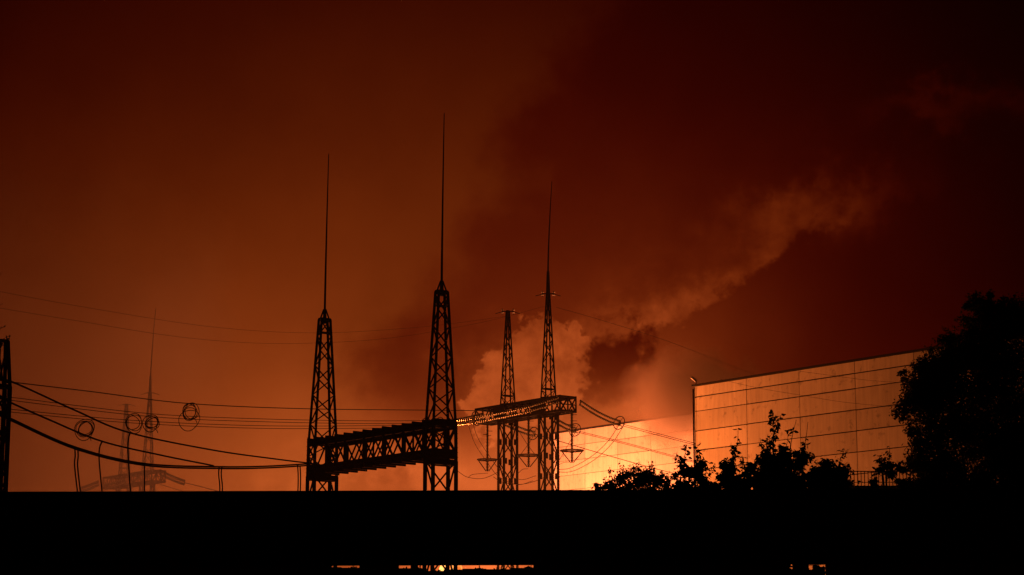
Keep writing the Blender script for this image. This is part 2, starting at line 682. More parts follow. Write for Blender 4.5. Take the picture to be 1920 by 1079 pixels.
# ------------------------------------------------------------------ lattice gantries
def column(root, c, prof, panels, leg, brace, phase=0, gusset=0.0, stuff=False):
    """four-legged lattice column. prof: (z, half size along AU, half size along AV), panels: z levels of the bracing"""
    c = Vector((c[0], c[1], 0))
    zs = [p[0] for p in prof]

    def size(z):
        return float(np.interp(z, zs, [p[1] for p in prof])), float(np.interp(z, zs, [p[2] for p in prof]))

    def corner(z, sa, sb):
        a, b = size(z)
        return c + AU * (a * sa) + AV * (b * sb) + ZZ * z
    mb = MB()
    z = panels[0] + .1                                            # foot ring
    for q0, q1 in (((-1, -1), (1, -1)), ((1, -1), (1, 1)), ((1, 1), (-1, 1)), ((-1, 1), (-1, -1))):
        mb.bar(corner(z, *q0), corner(z, *q1), brace * 1.3, brace * 1.5)
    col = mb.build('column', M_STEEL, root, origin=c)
    for q0, q1 in (((-1, -1), (1, -1)), ((1, -1), (1, 1)), ((1, 1), (-1, 1)), ((-1, 1), (-1, -1))):
        bar('top_frame', corner(panels[-1], *q0), corner(panels[-1], *q1), brace * 1.3, brace * 1.5, M_STEEL, col)
    for sa in (-1, 1):
        for sb in (-1, 1):
            lm = MB()
            for z0, z1 in zip(zs[:-1], zs[1:]):
                w = leg if z0 < zs[-1] * .62 else leg * .8
                lm.bar(corner(z0, sa, sb), corner(z1, sa, sb), w, w, AU)
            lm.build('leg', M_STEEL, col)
    bm = MB()

    def br(p, q, w=brace):
        if stuff:
            bm.bar(p, q, w, w)
        else:
            bar('brace', p, q, w, w * .8, M_STEEL, col)
    for i, (z0, z1) in enumerate(zip(panels[:-1], panels[1:])):
        k = (i + phase) % 2
        for sa in (-1, 1):                                     # wide faces, mirrored so they cross in view
            e = 1 if (k == 0) == (sa < 0) else -1
            br(corner(z0, sa, -e), corner(z1, sa, e))
        for sb in (-1, 1):
            e = 1 if k == 0 else -1
            br(corner(z0, e * sb, sb), corner(z1, -e * sb, sb))
        if gusset:
            for sa in (-1, 1):
                for sb in (-1, 1):
                    p = corner(z1, sa, sb) - AV * (sb * gusset * .45)
                    bar('gusset', p - ZZ * gusset * 0.7, p + ZZ * gusset * 0.7, .03, gusset, M_STEEL, col, AV)
    if stuff and bm.v:
        tag(bm.build('braces', M_STEEL, col), kind='stuff')
    return col, corner


def ring_frame(col, corner, z, w, h, out=1.0):
    for q0, q1 in (((-1, -1), (1, -1)), ((1, -1), (1, 1)), ((1, 1), (-1, 1)), ((-1, 1), (-1, -1))):
        bar('collar', corner(z, *q0), corner(z, *q1), w, h, M_STEEL, col)


def spire(col, c, z0, z1, z2, half, lean=.10):
    """pyramid cap and lightning rod"""
    c = Vector((c[0], c[1], 0))
    m = MB()
    for sa in (-1, 1):
        for sb in (-1, 1):
            m.bar(c + AU * (half * sa) + AV * (half * sb) + ZZ * z0, c + ZZ * z1 + (AU * sa + AV * sb) * .05, .10, .10)
    m.tube([c + ZZ * (z0 - .3), c + ZZ * z1], [half * .75, .09], 8)
    m.build('cap', M_STEEL, col)
    t = MB()
    n = 9
    t.tube([c + ZZ * (z1 - .2 + (z2 - z1 + .2) * i / n) + RT * (lean * (i / n) ** 1.5) for i in range(n + 1)], [.085 - .055 * i / n for i in range(n + 1)], 8)
    t.build('lightning_rod', M_STEEL, col)


# --- near gantry: two spired columns joined by a heavy stepped beam
CR = Vector((-4.80, 143.2, 0))
CL = Vector((-13.76, 154.5, 0))
BT, BB, SH = 18.76, 16.80, 27.9
g1 = thing('lattice_gantry', (CR + CL) / 2, 'near black lattice gantry with two tall lightning rods and a stepped beam', 'gantry')
for c, ph, rod_top in ((CR, 0, 40.47), (CL, 1, 40.4)):
    prof = [(0, .447, .96), (BB - .5, .447, .96), (BT, .43, .93), (SH, .19, .38)]
    low = [0.0 + 2.05 * i for i in range(8)]
    low = [z for z in low if z < BB - .6] + [BB - .45]
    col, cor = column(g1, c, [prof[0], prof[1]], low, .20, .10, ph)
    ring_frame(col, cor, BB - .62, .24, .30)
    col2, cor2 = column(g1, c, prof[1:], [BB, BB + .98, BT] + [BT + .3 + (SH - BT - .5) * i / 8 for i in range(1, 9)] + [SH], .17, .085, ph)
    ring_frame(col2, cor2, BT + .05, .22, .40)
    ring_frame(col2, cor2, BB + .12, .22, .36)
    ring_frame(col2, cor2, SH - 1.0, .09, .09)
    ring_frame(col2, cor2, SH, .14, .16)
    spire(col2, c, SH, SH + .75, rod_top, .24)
    # climbing bolts on the outer legs
    for k in range(14):
        z = BB - 1.8 + k * .32
        for e in (-1, 1):
            q = cor2(max(z, BB - .5), e, e)
            bar('step_bolt', q, q + RT * (e * .16), .025, .025, M_STEEL, col2)

P0, P1 = CL - AU * .48, CR + AU * .48
n_st = 13
bw = .90
bmesh_o = MB()
for sb in (-1, 1):
    bmesh_o.bar(P0 + AV * (bw * sb) + ZZ * (BT - .14), P1 + AV * (bw * sb) + ZZ * (BT - .14), .16, .28)
    bmesh_o.bar(P0 + AV * (bw * sb) + ZZ * (BB + .14), P1 + AV * (bw * sb) + ZZ * (BB + .14), .16, .28)
beam1 = bmesh_o.build('beam', M_STEEL, g1)
Lb = (P1 - P0).length
rg = random.Random(11)
for i in range(n_st + 1):
    s = Lb * i / n_st
    q = P0 + AU * s
    for z, hh in ((BT + .12, .46), (BB - .12, .46)):
        bar('batten', q - AV * (bw + .10) + ZZ * z, q + AV * (bw + .10) + ZZ * z, .13, hh, M_STEEL, beam1)
    for sb in (-1, 1):
        if i % 2 == 0 or rg.random() < .35:
            bar('post', q + AV * (bw * sb) + ZZ * (BB + .2), q + AV * (bw * sb) + ZZ * (BT - .2), .20 if i % 2 == 0 else .10, .10, M_STEEL, beam1)
    if i < n_st:
        q2 = P0 + AU * (Lb * (i + 1) / n_st)
        for sb in (-1, 1):
            e = (i + (sb > 0)) % 2
            a, b = (BB + .2, BT - .2) if e else (BT - .2, BB + .2)
            bar('brace', q + AV * (bw * sb) + ZZ * a, q2 + AV * (bw * sb) + ZZ * b, .09, .09, M_STEEL, beam1)
            if i % 3 != 1:
                bar('brace', q + AV * (bw * sb * .97) + ZZ * b, q2 + AV * (bw * sb * .97) + ZZ * a, .08, .08, M_STEEL, beam1)
        bar('brace', q - AV * bw + ZZ * (BT - .1), q2 + AV * bw + ZZ * (BT - .1), .07, .07, M_STEEL, beam1)
        bar('brace', q + AV * bw + ZZ * (BB + .1), q2 - AV * bw + ZZ * (BB + .1), .07, .07, M_STEEL, beam1)

# --- the gantry behind it (built twice: this one and its twin far off in the smoke)
MBT, MBB = 29.07, 27.45
TOPL, TOPR = 38.7, 39.6


def tall_gantry(A, label, far=False):
    """A: top corner of the beam's near end, on the side facing the viewer's left"""
    A = Vector((A[0], A[1], 0))
    E = A + AV * 1.0
    cr, cl = E - AU * 3.0, E - AU * 9.45
    g = thing('lattice_gantry', (cr + cl) / 2, label, 'gantry')
    for c, top, rod in ((cr, TOPR, 51.0), (cl, TOPL, None)):
        low = [0 + 1.95 * i for i in range(14)] + [MBB - .05]
        col, cor = column(g, c, [(0, .46, .88), (MBB, .44, .83)], low, .19, .10, 0, 0 if far else .42, far)
        prof = [(MBT - .2, .36, .66), (top, .09, .13)]
        col2, cor2 = column(g, c, prof, [MBT, MBT + .9] + [MBT + .9 + (top - MBT - .9) * (1 - (1 - i / 9) ** 1.25) for i in range(1, 9)] + [top], .13, .065, 1, 0, far)
        ring_frame(col2, cor2, MBT + .95, .09, .10)
        bar('crossarm', c + ZZ * (top - .05) - RT * .55, c + ZZ * (top - .05) + RT * .55, .10, .10, M_STEEL, col2)
        for e in (-1, 1):
            bar('crossarm', c + ZZ * (top - .08) + RT * (.5 * e), c + ZZ * (top - .28) + RT * (1.25 * e), .06, .06, M_STEEL, col2)
        if rod:
            spire(col2, c, top, top + 2.2, rod, .10, .42)
    # beam
    p0, p1 = E - AU * 13.5, E
    m = MB()
    for sb in (-1, 1):
        for z in (MBT - .12, MBB + .12):
            m.bar(p0 + AV * sb + ZZ * z, p1 + AV * sb + ZZ * z, .14, .24)
    beam = m.build('beam', M_STEEL, g)
    n = 11
    bm = MB()
    for i in range(n + 1):
        q = p0 + AU * (13.5 * i / n)
        for z in (MBT - .12, MBB + .12):
            bar('batten', q - AV * 1.0 + ZZ * z, q + AV * 1.0 + ZZ * z, .16, .2, M_STEEL, beam)
        for sb in (-1, 1):
            bar('post', q + AV * sb + ZZ * MBB, q + AV * sb + ZZ * MBT, .12, .12, M_STEEL, beam)
        if i < n:
            q2 = p0 + AU * (13.5 * (i + 1) / n)
            for sb in (-1, 1):
                a, b = (MBB + .1, MBT - .1) if (i + (sb > 0)) % 2 else (MBT - .1, MBB + .1)
                if far:
                    bm.bar(q + AV * sb + ZZ * a, q2 + AV * sb + ZZ * b, .09, .09)
                else:
                    bar('brace', q + AV * sb + ZZ * a, q2 + AV * sb + ZZ * b, .1, .1, M_STEEL, beam)
                    bar('brace', q - AV * sb + ZZ * (MBT - .1), q2 + AV * sb + ZZ * (MBT - .1), .08, .08, M_STEEL, beam)
                    bar('brace', q - AV * sb + ZZ * (MBB + .1), q2 + AV * sb + ZZ * (MBB + .1), .08, .08, M_STEEL, beam)
    # end frame facing the viewer: an inverted V
    for zz in (0, 1):
        bar('brace', p1 - AV * (1 - 2 * zz) * .95 + ZZ * (MBB + .1), p1 + ZZ * (MBT - .2), .13, .13, M_STEEL, beam)
    bar('brace', p1 - AV + ZZ * (MBB + .75), p1 + AV + ZZ * (MBB + .75), .1, .1, M_STEEL, beam)
    # web plate over the middle of the beam side
    if not far:
        for s0, s1 in ((2.2, 4.4), (8.6, 10.4)):
            bar('web_plate', E - AU * s0 - AV * 1.09 + ZZ * (MBT - .8), E - AU * s1 - AV * 1.09 + ZZ * (MBT - .8), .03, 1.5, M_STEEL, beam)
    else:
        tag(bm.build('beam_braces', M_STEEL, beam), kind='stuff')
    return g, E, cr, cl


A_MID = Vector((4.65, 205.0, 0))
g2, E2, cr2, cl2 = tall_gantry(A_MID, 'reddish lattice gantry in front of the brightest glow, one column with a rod')
A_FAR = atz(285, 881, 29.07)
g3, E3, cr3, cl3 = tall_gantry((A_FAR.x, A_FAR.y), 'faint lattice gantry far off in the smoke at the left', True)


# ------------------------------------------------------------------ insulators
def discs(mb, pts, pitch, r):
    """glass discs strung along a line"""
    P = [Vector(p) for p in pts]
    acc = 0.0
    for a, b in zip(P[:-1], P[1:]):
        d = b - a
        s, t = frame(d)
        e = d.normalized()
        while acc < d.length:
            c = a + e * acc
            k = len(mb.v)
            for rr, o in ((.04, -.055), (r, .0), (r * .85, .03), (.04, .045)):
                for j in range(8):
                    q = 2 * math.pi * j / 8
                    mb.v.append(tuple(c + e * o + s * (math.cos(q) * rr) + t * (math.sin(q) * rr)))
            for i in range(3):
                for j in range(8):
                    mb.f.append((k + i * 8 + j, k + i * 8 + (j + 1) % 8, k + i * 8 + 8 + (j + 1) % 8, k + i * 8 + 8 + j))
            acc += pitch
        acc -= d.length
    return mb


def grading_ring(c, axis, r, w, parent, name='grading_ring'):
    axis = Vector(axis).normalized()
    s, t = frame(axis)
    m = MB()
    m.tube([c + s * (math.cos(a) * r) + t * (math.sin(a) * r) for a in [2 * math.pi * i / 24 for i in range(24)]], w, 6, closed=True)
    for a in (0.9, 2.3):
        d = s * math.cos(a) + t * math.sin(a)
        m.tube([c - d * r, c + d * r], w * .55, 5)
    return m.build(name, M_RING, parent, smooth=False)


def tension_string(p0, p1, sag, label, ring_at=0.93, ring_r=.66, gap=.42, pitch=.27, r=.13, group='glass insulator strings'):
    """twin glass strings from the gantry beam to the conductor, with a spoked ring"""
    p0, p1 = Vector(p0), Vector(p1)
    th = thing('insulator_string', p0, label, 'insulator', group)
    ax = (p1 - p0).normalized()
    s, t = frame(ax)
    for e in (-.5, .5):
        line = []
        for i in range(9):
            u = i / 8
            line.append(p0.lerp(p1, u) + t * (gap * e) - ZZ * (sag * 4 * u * (1 - u)))
        discs(MB(), line, pitch, r).build('glass_discs', M_GLASS, th)
        MB().tube(line, .06, 6).build('core', M_WIRE, th)
    for u in (0.0, 1.0):
        c = p0.lerp(p1, u)
        bar('yoke', c - t * gap * .6, c + t * gap * .6, .05, .12, M_WIRE, th)
    if ring_r:
        grading_ring(p0.lerp(p1, ring_at), ax, ring_r, .045, th)
    return th


def hang_string(top, length, label, ring_w):
    """hanging post string with a flat ring held by a V of struts"""
    top = Vector(top)
    th = thing('hanging_insulator', top, label, 'insulator', 'hanging insulators with flat rings')
    bot = top - ZZ * length
    discs(MB(), [top - ZZ * .5, bot], .15, .17).build('discs', M_WIRE, th)
    m = MB().tube([top, bot], .09, 6)
    for z in (.55, 1.15, 1.6):
        m.bar(top - ZZ * z - RT * .1, top - ZZ * z + RT * (.5 if z < 1.5 else .38), .05, .05)
    m.bar(top - ZZ * 1.5 - RT * .42, top - ZZ * 1.5 + RT * .1, .06, .06)
    m.build('core', M_WIRE, th)
    rc = bot + ZZ * 1.15
    rr = ring_w / 2
    MB().tube([rc + Vector((math.cos(a) * rr, math.sin(a) * rr, 0)) for a in [2 * math.pi * i / 28 for i in range(28)]], .075, 6, closed=True).build('flat_ring', M_RING, th)
    MB().bar(rc - RT * rr, rc + RT * rr, .06, .06).bar(rc - Vector((0, rr, 0)), rc + Vector((0, rr, 0)), .06, .06).build('spoke', M_RING, th)
    for a in (0, math.pi, math.pi / 2, -math.pi / 2):
        d = Vector((math.cos(a), math.sin(a), 0))
        MB().tube([rc + d * rr * .95, bot + d * .14], .05, 5).build('strut', M_RING, th)
    return th


def bd(s, side, z=MBB + .8):
    return E2 - AU * s + AV * side + ZZ * z


tension_string(at(1046, 751, 203.8), at(888, 787, 197.5), .25, 'twin glass string running left from the near end of the reddish gantry', .97)
tension_string(at(955, 775, 210.5), at(826, 795, 204), .25, 'twin glass string crossing behind the near gantry column', 1.0, .6)
tension_string(at(906, 780, 215), at(800, 796, 208), .2, 'twin glass string from the far end of the reddish gantry beam', 1.0, .6)
tension_string(at(1088, 756, 206), at(1163, 795, 211), .22, 'dark sagging glass string right of the reddish gantry, above the bright wall', .97, .68)
tension_string(at(1040, 788, 210), at(1080, 808, 213.5), .12, 'short glass string seen between the right column and its hanging insulator', .95, .66)
tension_string(at(940, 790, 215.5), at(1003, 815, 220), .15, 'glass string slanting down behind the left column of the reddish gantry', .95, .66)

hang_string(at(914, 788, 214.5), 5.2, 'hanging insulator with flat ring left of the reddish gantry columns', 2.0)
hang_string(at(991, 780, 210), 5.1, 'hanging insulator with flat ring between the two reddish columns', 2.2)
hang_string(at(1072, 768, 206), 5.2, 'hanging insulator with flat ring right of the reddish gantry columns', 2.2)


def glint(p, label):
    th = thing('pin_insulator', p, label, 'insulator', 'small insulators on the gantry tops')
    discs(MB(), [Vector(p) + ZZ * .02, Vector(p) + ZZ * .1], .2, .16).build('cap_disc', M_GLASS, th)
    discs(MB(), [Vector(p) + ZZ * .30, Vector(p) + ZZ * .38], .2, .16).build('cap_disc', M_GLASS, th)
    MB().tube([Vector(p) - ZZ * .15, Vector(p) + ZZ * .45], .03, 5).build('pin', M_WIRE, th)


for c, top, w1 in ((cr2, TOPR, 'rodded column'), (cl2, TOPL, 'rodless column')):
    for e, w2 in ((-1, 'left'), (1, 'right')):
        glint(c + ZZ * (top - .22) + RT * (.56 * e), f'glinting pin insulator on the {w2} arm of the {w1} of the reddish gantry')

# far gantry's strings
tension_string(at(300, 886, A_FAR.y + 1), at(346, 906, A_FAR.y + 5), .1, 'glinting glass string right of the faint far gantry', .95, 0, .45, .3, .2)
tension_string(at(184, 907, A_FAR.y + 8), at(150, 919, A_FAR.y + 4), .1, 'glinting glass string left of the faint far gantry', .95, 0, .45, .3, .2)
tension_string(at(232, 903, A_FAR.y + 4), at(196, 914, A_FAR.y + 1), .1, 'pale glass string in front of the faint far gantry beam', .95, 0, .45, .3, .2)
tension_string(at(287, 903, A_FAR.y + 4), at(284, 915, A_FAR.y + 4), 0, 'short glinting string hanging under the faint far gantry beam', .95, 0, .45, .3, .2)


# ------------------------------------------------------------------ wires
def wire(pts, r, label, name='power_line', cat='cable', n=10, group=None, twin=None):
    ln = pxline(pts, n)
    th = MB().tube(ln, r, 6)
    if twin:
        th.tube([p + Vector(twin) for p in ln], r, 6)
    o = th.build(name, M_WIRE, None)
    return tag(o, label, cat, group)


GW = 'conductors strung across the left of the yard'
wire([(-60, 706, 172), (20, 717, 175), (170, 735, 181), (348, 757, 189), (560, 767, 198), (800, 770, 207), (906, 771, 213)], .045,
     'uppermost dark line running from the left post behind both near columns', group=GW)
wire([(-60, 735, 170), (22, 746, 173), (276, 776, 183), (480, 786, 190), (700, 790, 196), (880, 788, 198)], .03,
     'thin paired line below the uppermost one, ending at the spoked ring', group=GW, twin=(0, .3, -.22))
wire([(-60, 757, 172), (27, 769, 175), (249, 789, 184), (480, 799, 192), (700, 799, 199), (826, 796, 204)], .03,
     'lowest of the thin paired lines passing behind the near columns', group=GW, twin=(0, .3, -.2))
YB, YE = 120, 153
wire([(-20, 705, YB), (30, 720, YB + 1), (140, 770, 128), (242, 812, 134), (400, 845, 143), (520, 862, 149), (586, 870, YE)], .055,
     'black cable from the left post down to the near gantry, highest of three', group=GW)
wire([(-20, 738, YB), (18, 755, YB + 1), (90, 787, 125), (190, 828, 131), (300, 854, 137), (400, 874, 142)], .055,
     'middle of the three black cables leaving the left post', group=GW)
wire([(-20, 768, YB), (18, 785, YB + 1), (140, 839, 128), (270, 870, 136), (410, 876, 143), (500, 875, 148), (586, 870, YE)], .06,
     'lowest black cable from the left post, flattening out to the near gantry', group=GW, twin=(0, .4, -.08))
DR = 'droppers hanging from the black cables'
for pts, lab in (
        ([(140, 839, 128), (141, 855, 128), (140, 875, 128), (146, 930, 128)], 'leftmost dropper, hanging from the lowest black cable'),
        ([(192, 828, 131), (187, 840, 131), (186, 865, 131), (192, 930, 131)], 'dropper hanging from the middle black cable'),
        ([(244, 812, 134), (241, 824, 134), (240, 850, 134), (245, 930, 134)], 'dropper hanging from the highest black cable'),
        ([(274, 869, 136), (271, 876, 136), (271, 900, 136), (271, 930, 136)], 'straight dropper in front of the faint far gantry'),
        ([(411, 876, 143), (410, 890, 143), (412, 910, 143), (412, 930, 143)], 'dropper below the point where two black cables meet'),
        ([(558, 873, 151), (559, 890, 151), (559, 910, 151), (558, 930, 151)], 'dropper just left of the near gantry')):
    wire(pts, .05, lab, 'dropper_cable', group=DR, twin=(.16, .1, -.02) if pts[0][0] in (140, 411, 558) else None)
GE = 'earth wires strung from the gantry tops'
wire([(-40, 540, 160), (160, 577, 172), (400, 614, 185), (600, 625, 197), (800, 613, 207), (948, 594, 213)], .012, 'faint earth wire sagging from the rodless column top to the left edge', 'earth_wire', group=GE)
wire([(-40, 572, 160), (130, 600, 168), (340, 633, 180), (520, 645, 190), (720, 636, 199), (900, 606, 205), (1022, 575, 208)], .012, 'lower faint earth wire sagging from the rodded column top', 'earth_wire', group=GE)
wire([(1043, 577, 208), (1130, 602, 214), (1250, 640, 222), (1380, 690, 232), (1500, 735, 240)], .016, 'faint earth wire falling right from the rodded column top', 'earth_wire', group=GE)
wire([(1350, 712, 120), (1420, 728, 120), (1490, 740, 121), (1600, 757, 122), (1760, 770, 123)], .008, 'thin wire slanting across the face of the panelled hall', 'earth_wire', group=GE)
wire([(1500, 697, 120), (1560, 705, 120), (1640, 715, 121), (1760, 722, 122)], .008, 'thin wire near the roof edge of the panelled hall', 'earth_wire', group=GE)
GR = 'conductors falling to the right of the reddish gantry'
wire([(1163, 795, 211), (1280, 826, 219), (1400, 857, 228), (1480, 880, 234), (1600, 910, 244)], .03, 'paired line falling right from the outermost spoked ring', group=GR, twin=(.1, .35, -.16))
wire([(1080, 808, 213.5), (1180, 833, 220), (1280, 860, 228), (1400, 890, 238)], .03, 'paired line falling right across the glowing far wall', group=GR, twin=(.1, .35, -.12))
wire([(1003, 815, 220), (1045, 827, 223), (1140, 855, 230), (1230, 880, 238), (1330, 905, 247)], .04, 'lowest line falling right across the glowing far wall', group=GR)
GJ = 'jumper loops under the reddish gantry'
wire([(1161, 797, 211), (1140, 828, 210), (1110, 856, 209), (1075, 876, 208), (1055, 881, 207.5), (1040, 880, 207)], .03, 'outer pair of jumper wires looping below the right spoked ring', 'jumper_wire', group=GJ, twin=(.35, 0, -.28))
wire([(1079, 811, 213.5), (1068, 830, 212), (1052, 858, 211), (1030, 890, 210), (985, 908, 211), (945, 906, 213), (925, 895, 214)], .026, 'jumper loop passing behind both reddish columns', 'jumper_wire', group=GJ)
wire([(885, 790, 198), (896, 822, 202), (915, 852, 206), (940, 884, 208), (975, 900, 209), (1005, 893, 209)], .026, 'pair of jumper wires falling from the left spoked ring', 'jumper_wire', group=GJ, twin=(-.3, 0, -.5))
wire([(1001, 817, 220), (992, 832, 218), (975, 855, 216), (960, 880, 214)], .026, 'short jumper between the reddish columns', 'jumper_wire', group=GJ)
wire([(972, 808, 214), (990, 836, 212), (1010, 862, 210), (1030, 890, 209)], .026, 'jumper crossing behind the middle hanging insulator', 'jumper_wire', group=GJ)
wire([(845, 873, 206), (862, 887, 208), (878, 896, 210), (905, 898, 211), (930, 888, 212), (945, 876, 212)], .028, 'jumper loop at the foot of the left hanging insulator', 'jumper_wire', group=GJ)
wire([(878, 896, 210), (885, 891, 211), (900, 889, 212), (915, 888, 213)], .024, 'short lead from the left hanging insulator to its loop', 'jumper_wire', group=GJ)
wire([(970, 890, 211), (980, 881, 211), (990, 880, 210)], .024, 'short lead from the middle hanging insulator', 'jumper_wire', group=GJ)
wire([(1048, 872, 207), (1058, 868, 206.5), (1073, 867, 206)], .024, 'short lead from the right hanging insulator', 'jumper_wire', group=GJ)
YF = A_FAR.y
wire([(346, 906, YF + 5), (375, 913, YF + 9), (420, 925, YF + 14)], .05, 'faint line falling right from the far gantry', group=GR)
wire([(290, 906, YF + 4), (330, 918, YF + 8), (360, 927, YF + 12)], .04, 'lower faint line falling right from the far gantry', group=GR)


# loose coils hanging on the lines
def coil(x, y, Y, rpx, label, loops, seed, squash=1.0, tail=True):
    rg = random.Random(seed)
    c = at(x, y, Y)
    k = Y / F
    th = thing('cable_coil', c + ZZ * (rpx * k), label, 'coil', 'wire coils hung on the left lines')
    for i in range(loops):
        r = rpx * k * rg.uniform(.66, 1.06)
        o = Vector((rg.uniform(-.2, .2) * rpx * k, rg.uniform(-.06, .06), rg.uniform(-.22, .08) * rpx * k))
        a0, el = rg.uniform(0, 6), rg.uniform(.9, 1.08)
        pts = []
        for j in range(30):
            a = 2 * math.pi * j / 30
            rr = r * (1 + .05 * math.sin(3 * a + a0) + .05 * math.sin(2 * a + 2 * a0))
            pts.append(c + o + Vector((math.cos(a) * rr * squash, math.sin(a) * .12 + rg.uniform(-.01, .01), math.sin(a) * rr * el)))
        MB().tube(pts, .035, 5, closed=True).build('loop', M_WIRE, th)
    if tail:
        MB().tube(spline([c + Vector((.3, 0, -.75)) * (rpx * k), c + Vector((.6, .05, -1.0)) * (rpx * k), c + Vector((.72, 0, -1.3)) * (rpx * k)], 4), .035, 5).build('tail', M_WIRE, th)
    return th


coil(158, 803, 180, 19, 'tangled wire coil on the lines nearest the left post', 5, 1)
coil(249, 793, 184, 16, 'left one of two adjoining wire coils', 3, 2, .92, False)
coil(285, 792, 184, 16, 'right one of two adjoining wire coils', 4, 3, .95)
coil(358, 773, 189, 16, 'wire coil hanging highest, from the uppermost line', 5, 4, .92)
coil(352, 786, 189, 20, 'thin loose loop dangling under the highest coil', 1, 6, 1.0, False)

# ------------------------------------------------------------------ left edge post
PX = at(-2, 800, 119)
lp = thing('lattice_post', (PX.x, PX.y, 0), 'black lattice post cut off by the left edge', 'post')
ztop = at(5, 640, 119).z
colp, corp = column(lp, (PX.x, PX.y), [(0, .36, .42), (ztop - 2.6, .33, .40), (ztop, .16, .25)], [1.6 * i for i in range(12)] + [ztop], .20, .09)
for z in (ztop - 2.6, ztop - 5.2):
    ring_frame(colp, corp, z, .2, .2)
for y in (705, 738, 768):
    q = at(-12, y, 120)
    bar('bracket', q, at(20, y + 15, 120.5), .10, .12, M_STEEL, colp)

# ------------------------------------------------------------------ overpass and fence (unlit foreground)
ov = thing('overpass', (0, 40, 0), 'unlit black overpass deck crossing the whole width of the foreground', 'overpass')
dv_ = []
for x, dz in ((-60, -.11), (-9.6, -.03), (0, .0), (14, .035), (60, .06)):
    for y, z in ((40.0, 3.84), (40.0, 5.24), (40.22, 5.24), (40.25, 4.6), (41.55, 4.6), (41.6, 5.0), (41.8, 5.0), (41.8, 4.1), (41.3, 4.0), (40.3, 3.88)):
        dv_.append((x, y, z + dz))
df = []
nn = 10
for i in range(4):
    for j in range(nn):
        df.append((i * nn + j, (i + 1) * nn + j, (i + 1) * nn + (j + 1) % nn, i * nn + (j + 1) % nn))
df += [tuple(range(nn)), tuple(reversed(range(4 * nn, 5 * nn)))]
mesh_obj('deck', dv_, df, M_CONC, ov)
for x in (-36, -13.5, 13.5, 36):
    MB().box((x - .5, 40.5, 0), (x + .5, 41.3, 3.84)).build('pier', M_CONC, ov)

fe = thing('concrete_fence', (0, 60, 0), 'tall dark concrete fence under the overpass with gaps of light above it', 'fence')


def fx(px): return at(px, 1066, 60).x


tops = [(-3200, -1400, 1052), (-1400, -500, 1050), (-500, 60, 1054), (60, 330, 1052), (330, 622, 1055), (622, 640, 1064.6), (640, 674, 1065.6), (674, 748, 1054), (748, 770, 1066.6), (770, 784, 1056), (784, 800, 1067), (800, 832, 1071.5), (832, 868, 1069), (868, 912, 1067.4), (912, 958, 1068.4), (958, 1000, 1066.0),
        (1000, 1180, 1055), (1180, 1474, 1053), (1474, 1480, 1055), (1480, 1486, 1068), (1486, 1516, 1056), (1516, 1524, 1069), (1524, 1532, 1060), (1532, 1546, 1070), (1548, 1800, 1055), (1800, 2060, 1052), (2060, 3000, 1054), (3000, 4600, 1052)]
for a, b, t in tops:
    x0, x1, z = fx(a), fx(b), at(960, t, 60).z
    bar('panel', ((x0 + x1) / 2, 60, 0), ((x0 + x1) / 2, 60, z), .16, x1 - x0 - .0005, M_FENCE, fe, RT)


# ------------------------------------------------------------------ trees
def leaf_mesh(name, P, size, parent, rg, droop=.6):
    P = np.asarray(P, dtype=float)
    n = len(P)
    d = rg.normal(size=(n, 3))
    d[:, 2] = d[:, 2] * .6 - droop
    d /= np.linalg.norm(d, axis=1)[:, None]
    s = np.cross(d, rg.normal(size=(n, 3)))
    s /= np.linalg.norm(s, axis=1)[:, None]
    nrm = np.cross(s, d)
    L_ = (size * rg.uniform(.7, 1.25, n))[:, None]
    W_ = L_ * .24
    v = np.empty((n, 6, 3))
    v[:, 0] = P
    v[:, 1] = P + d * L_ * .35 + s * W_ + nrm * L_ * .06
    v[:, 2] = P + d * L_ * .72 + s * W_ * .72 + nrm * L_ * .03
    v[:, 3] = P + d * L_ - nrm * L_ * .10
    v[:, 4] = P + d * L_ * .72 - s * W_ * .72 + nrm * L_ * .03
    v[:, 5] = P + d * L_ * .35 - s * W_ + nrm * L_ * .06
    o = np.array(WPOS[parent.name])
    v = (v - o).reshape(-1, 3)
    me = bpy.data.meshes.new(name)
    me.vertices.add(len(v))
    me.vertices.foreach_set('co', v.ravel())
    k = np.arange(n)[:, None] * 6
    quads = np.concatenate([k + np.array([[0, 1, 2, 3]]), k + np.array([[0, 3, 4, 5]])], axis=1).reshape(-1)
    me.loops.add(len(quads))
    me.loops.foreach_set('vertex_index', quads.astype(np.int32))
    me.polygons.add(n * 2)
    me.polygons.foreach_set('loop_start', (np.arange(n * 2) * 4).astype(np.int32))
    me.update(calc_edges=True)
    me.validate()
    me.materials.append(M_LEAF)
    return place(bpy.data.objects.new(name, me), WPOS[parent.name], parent)


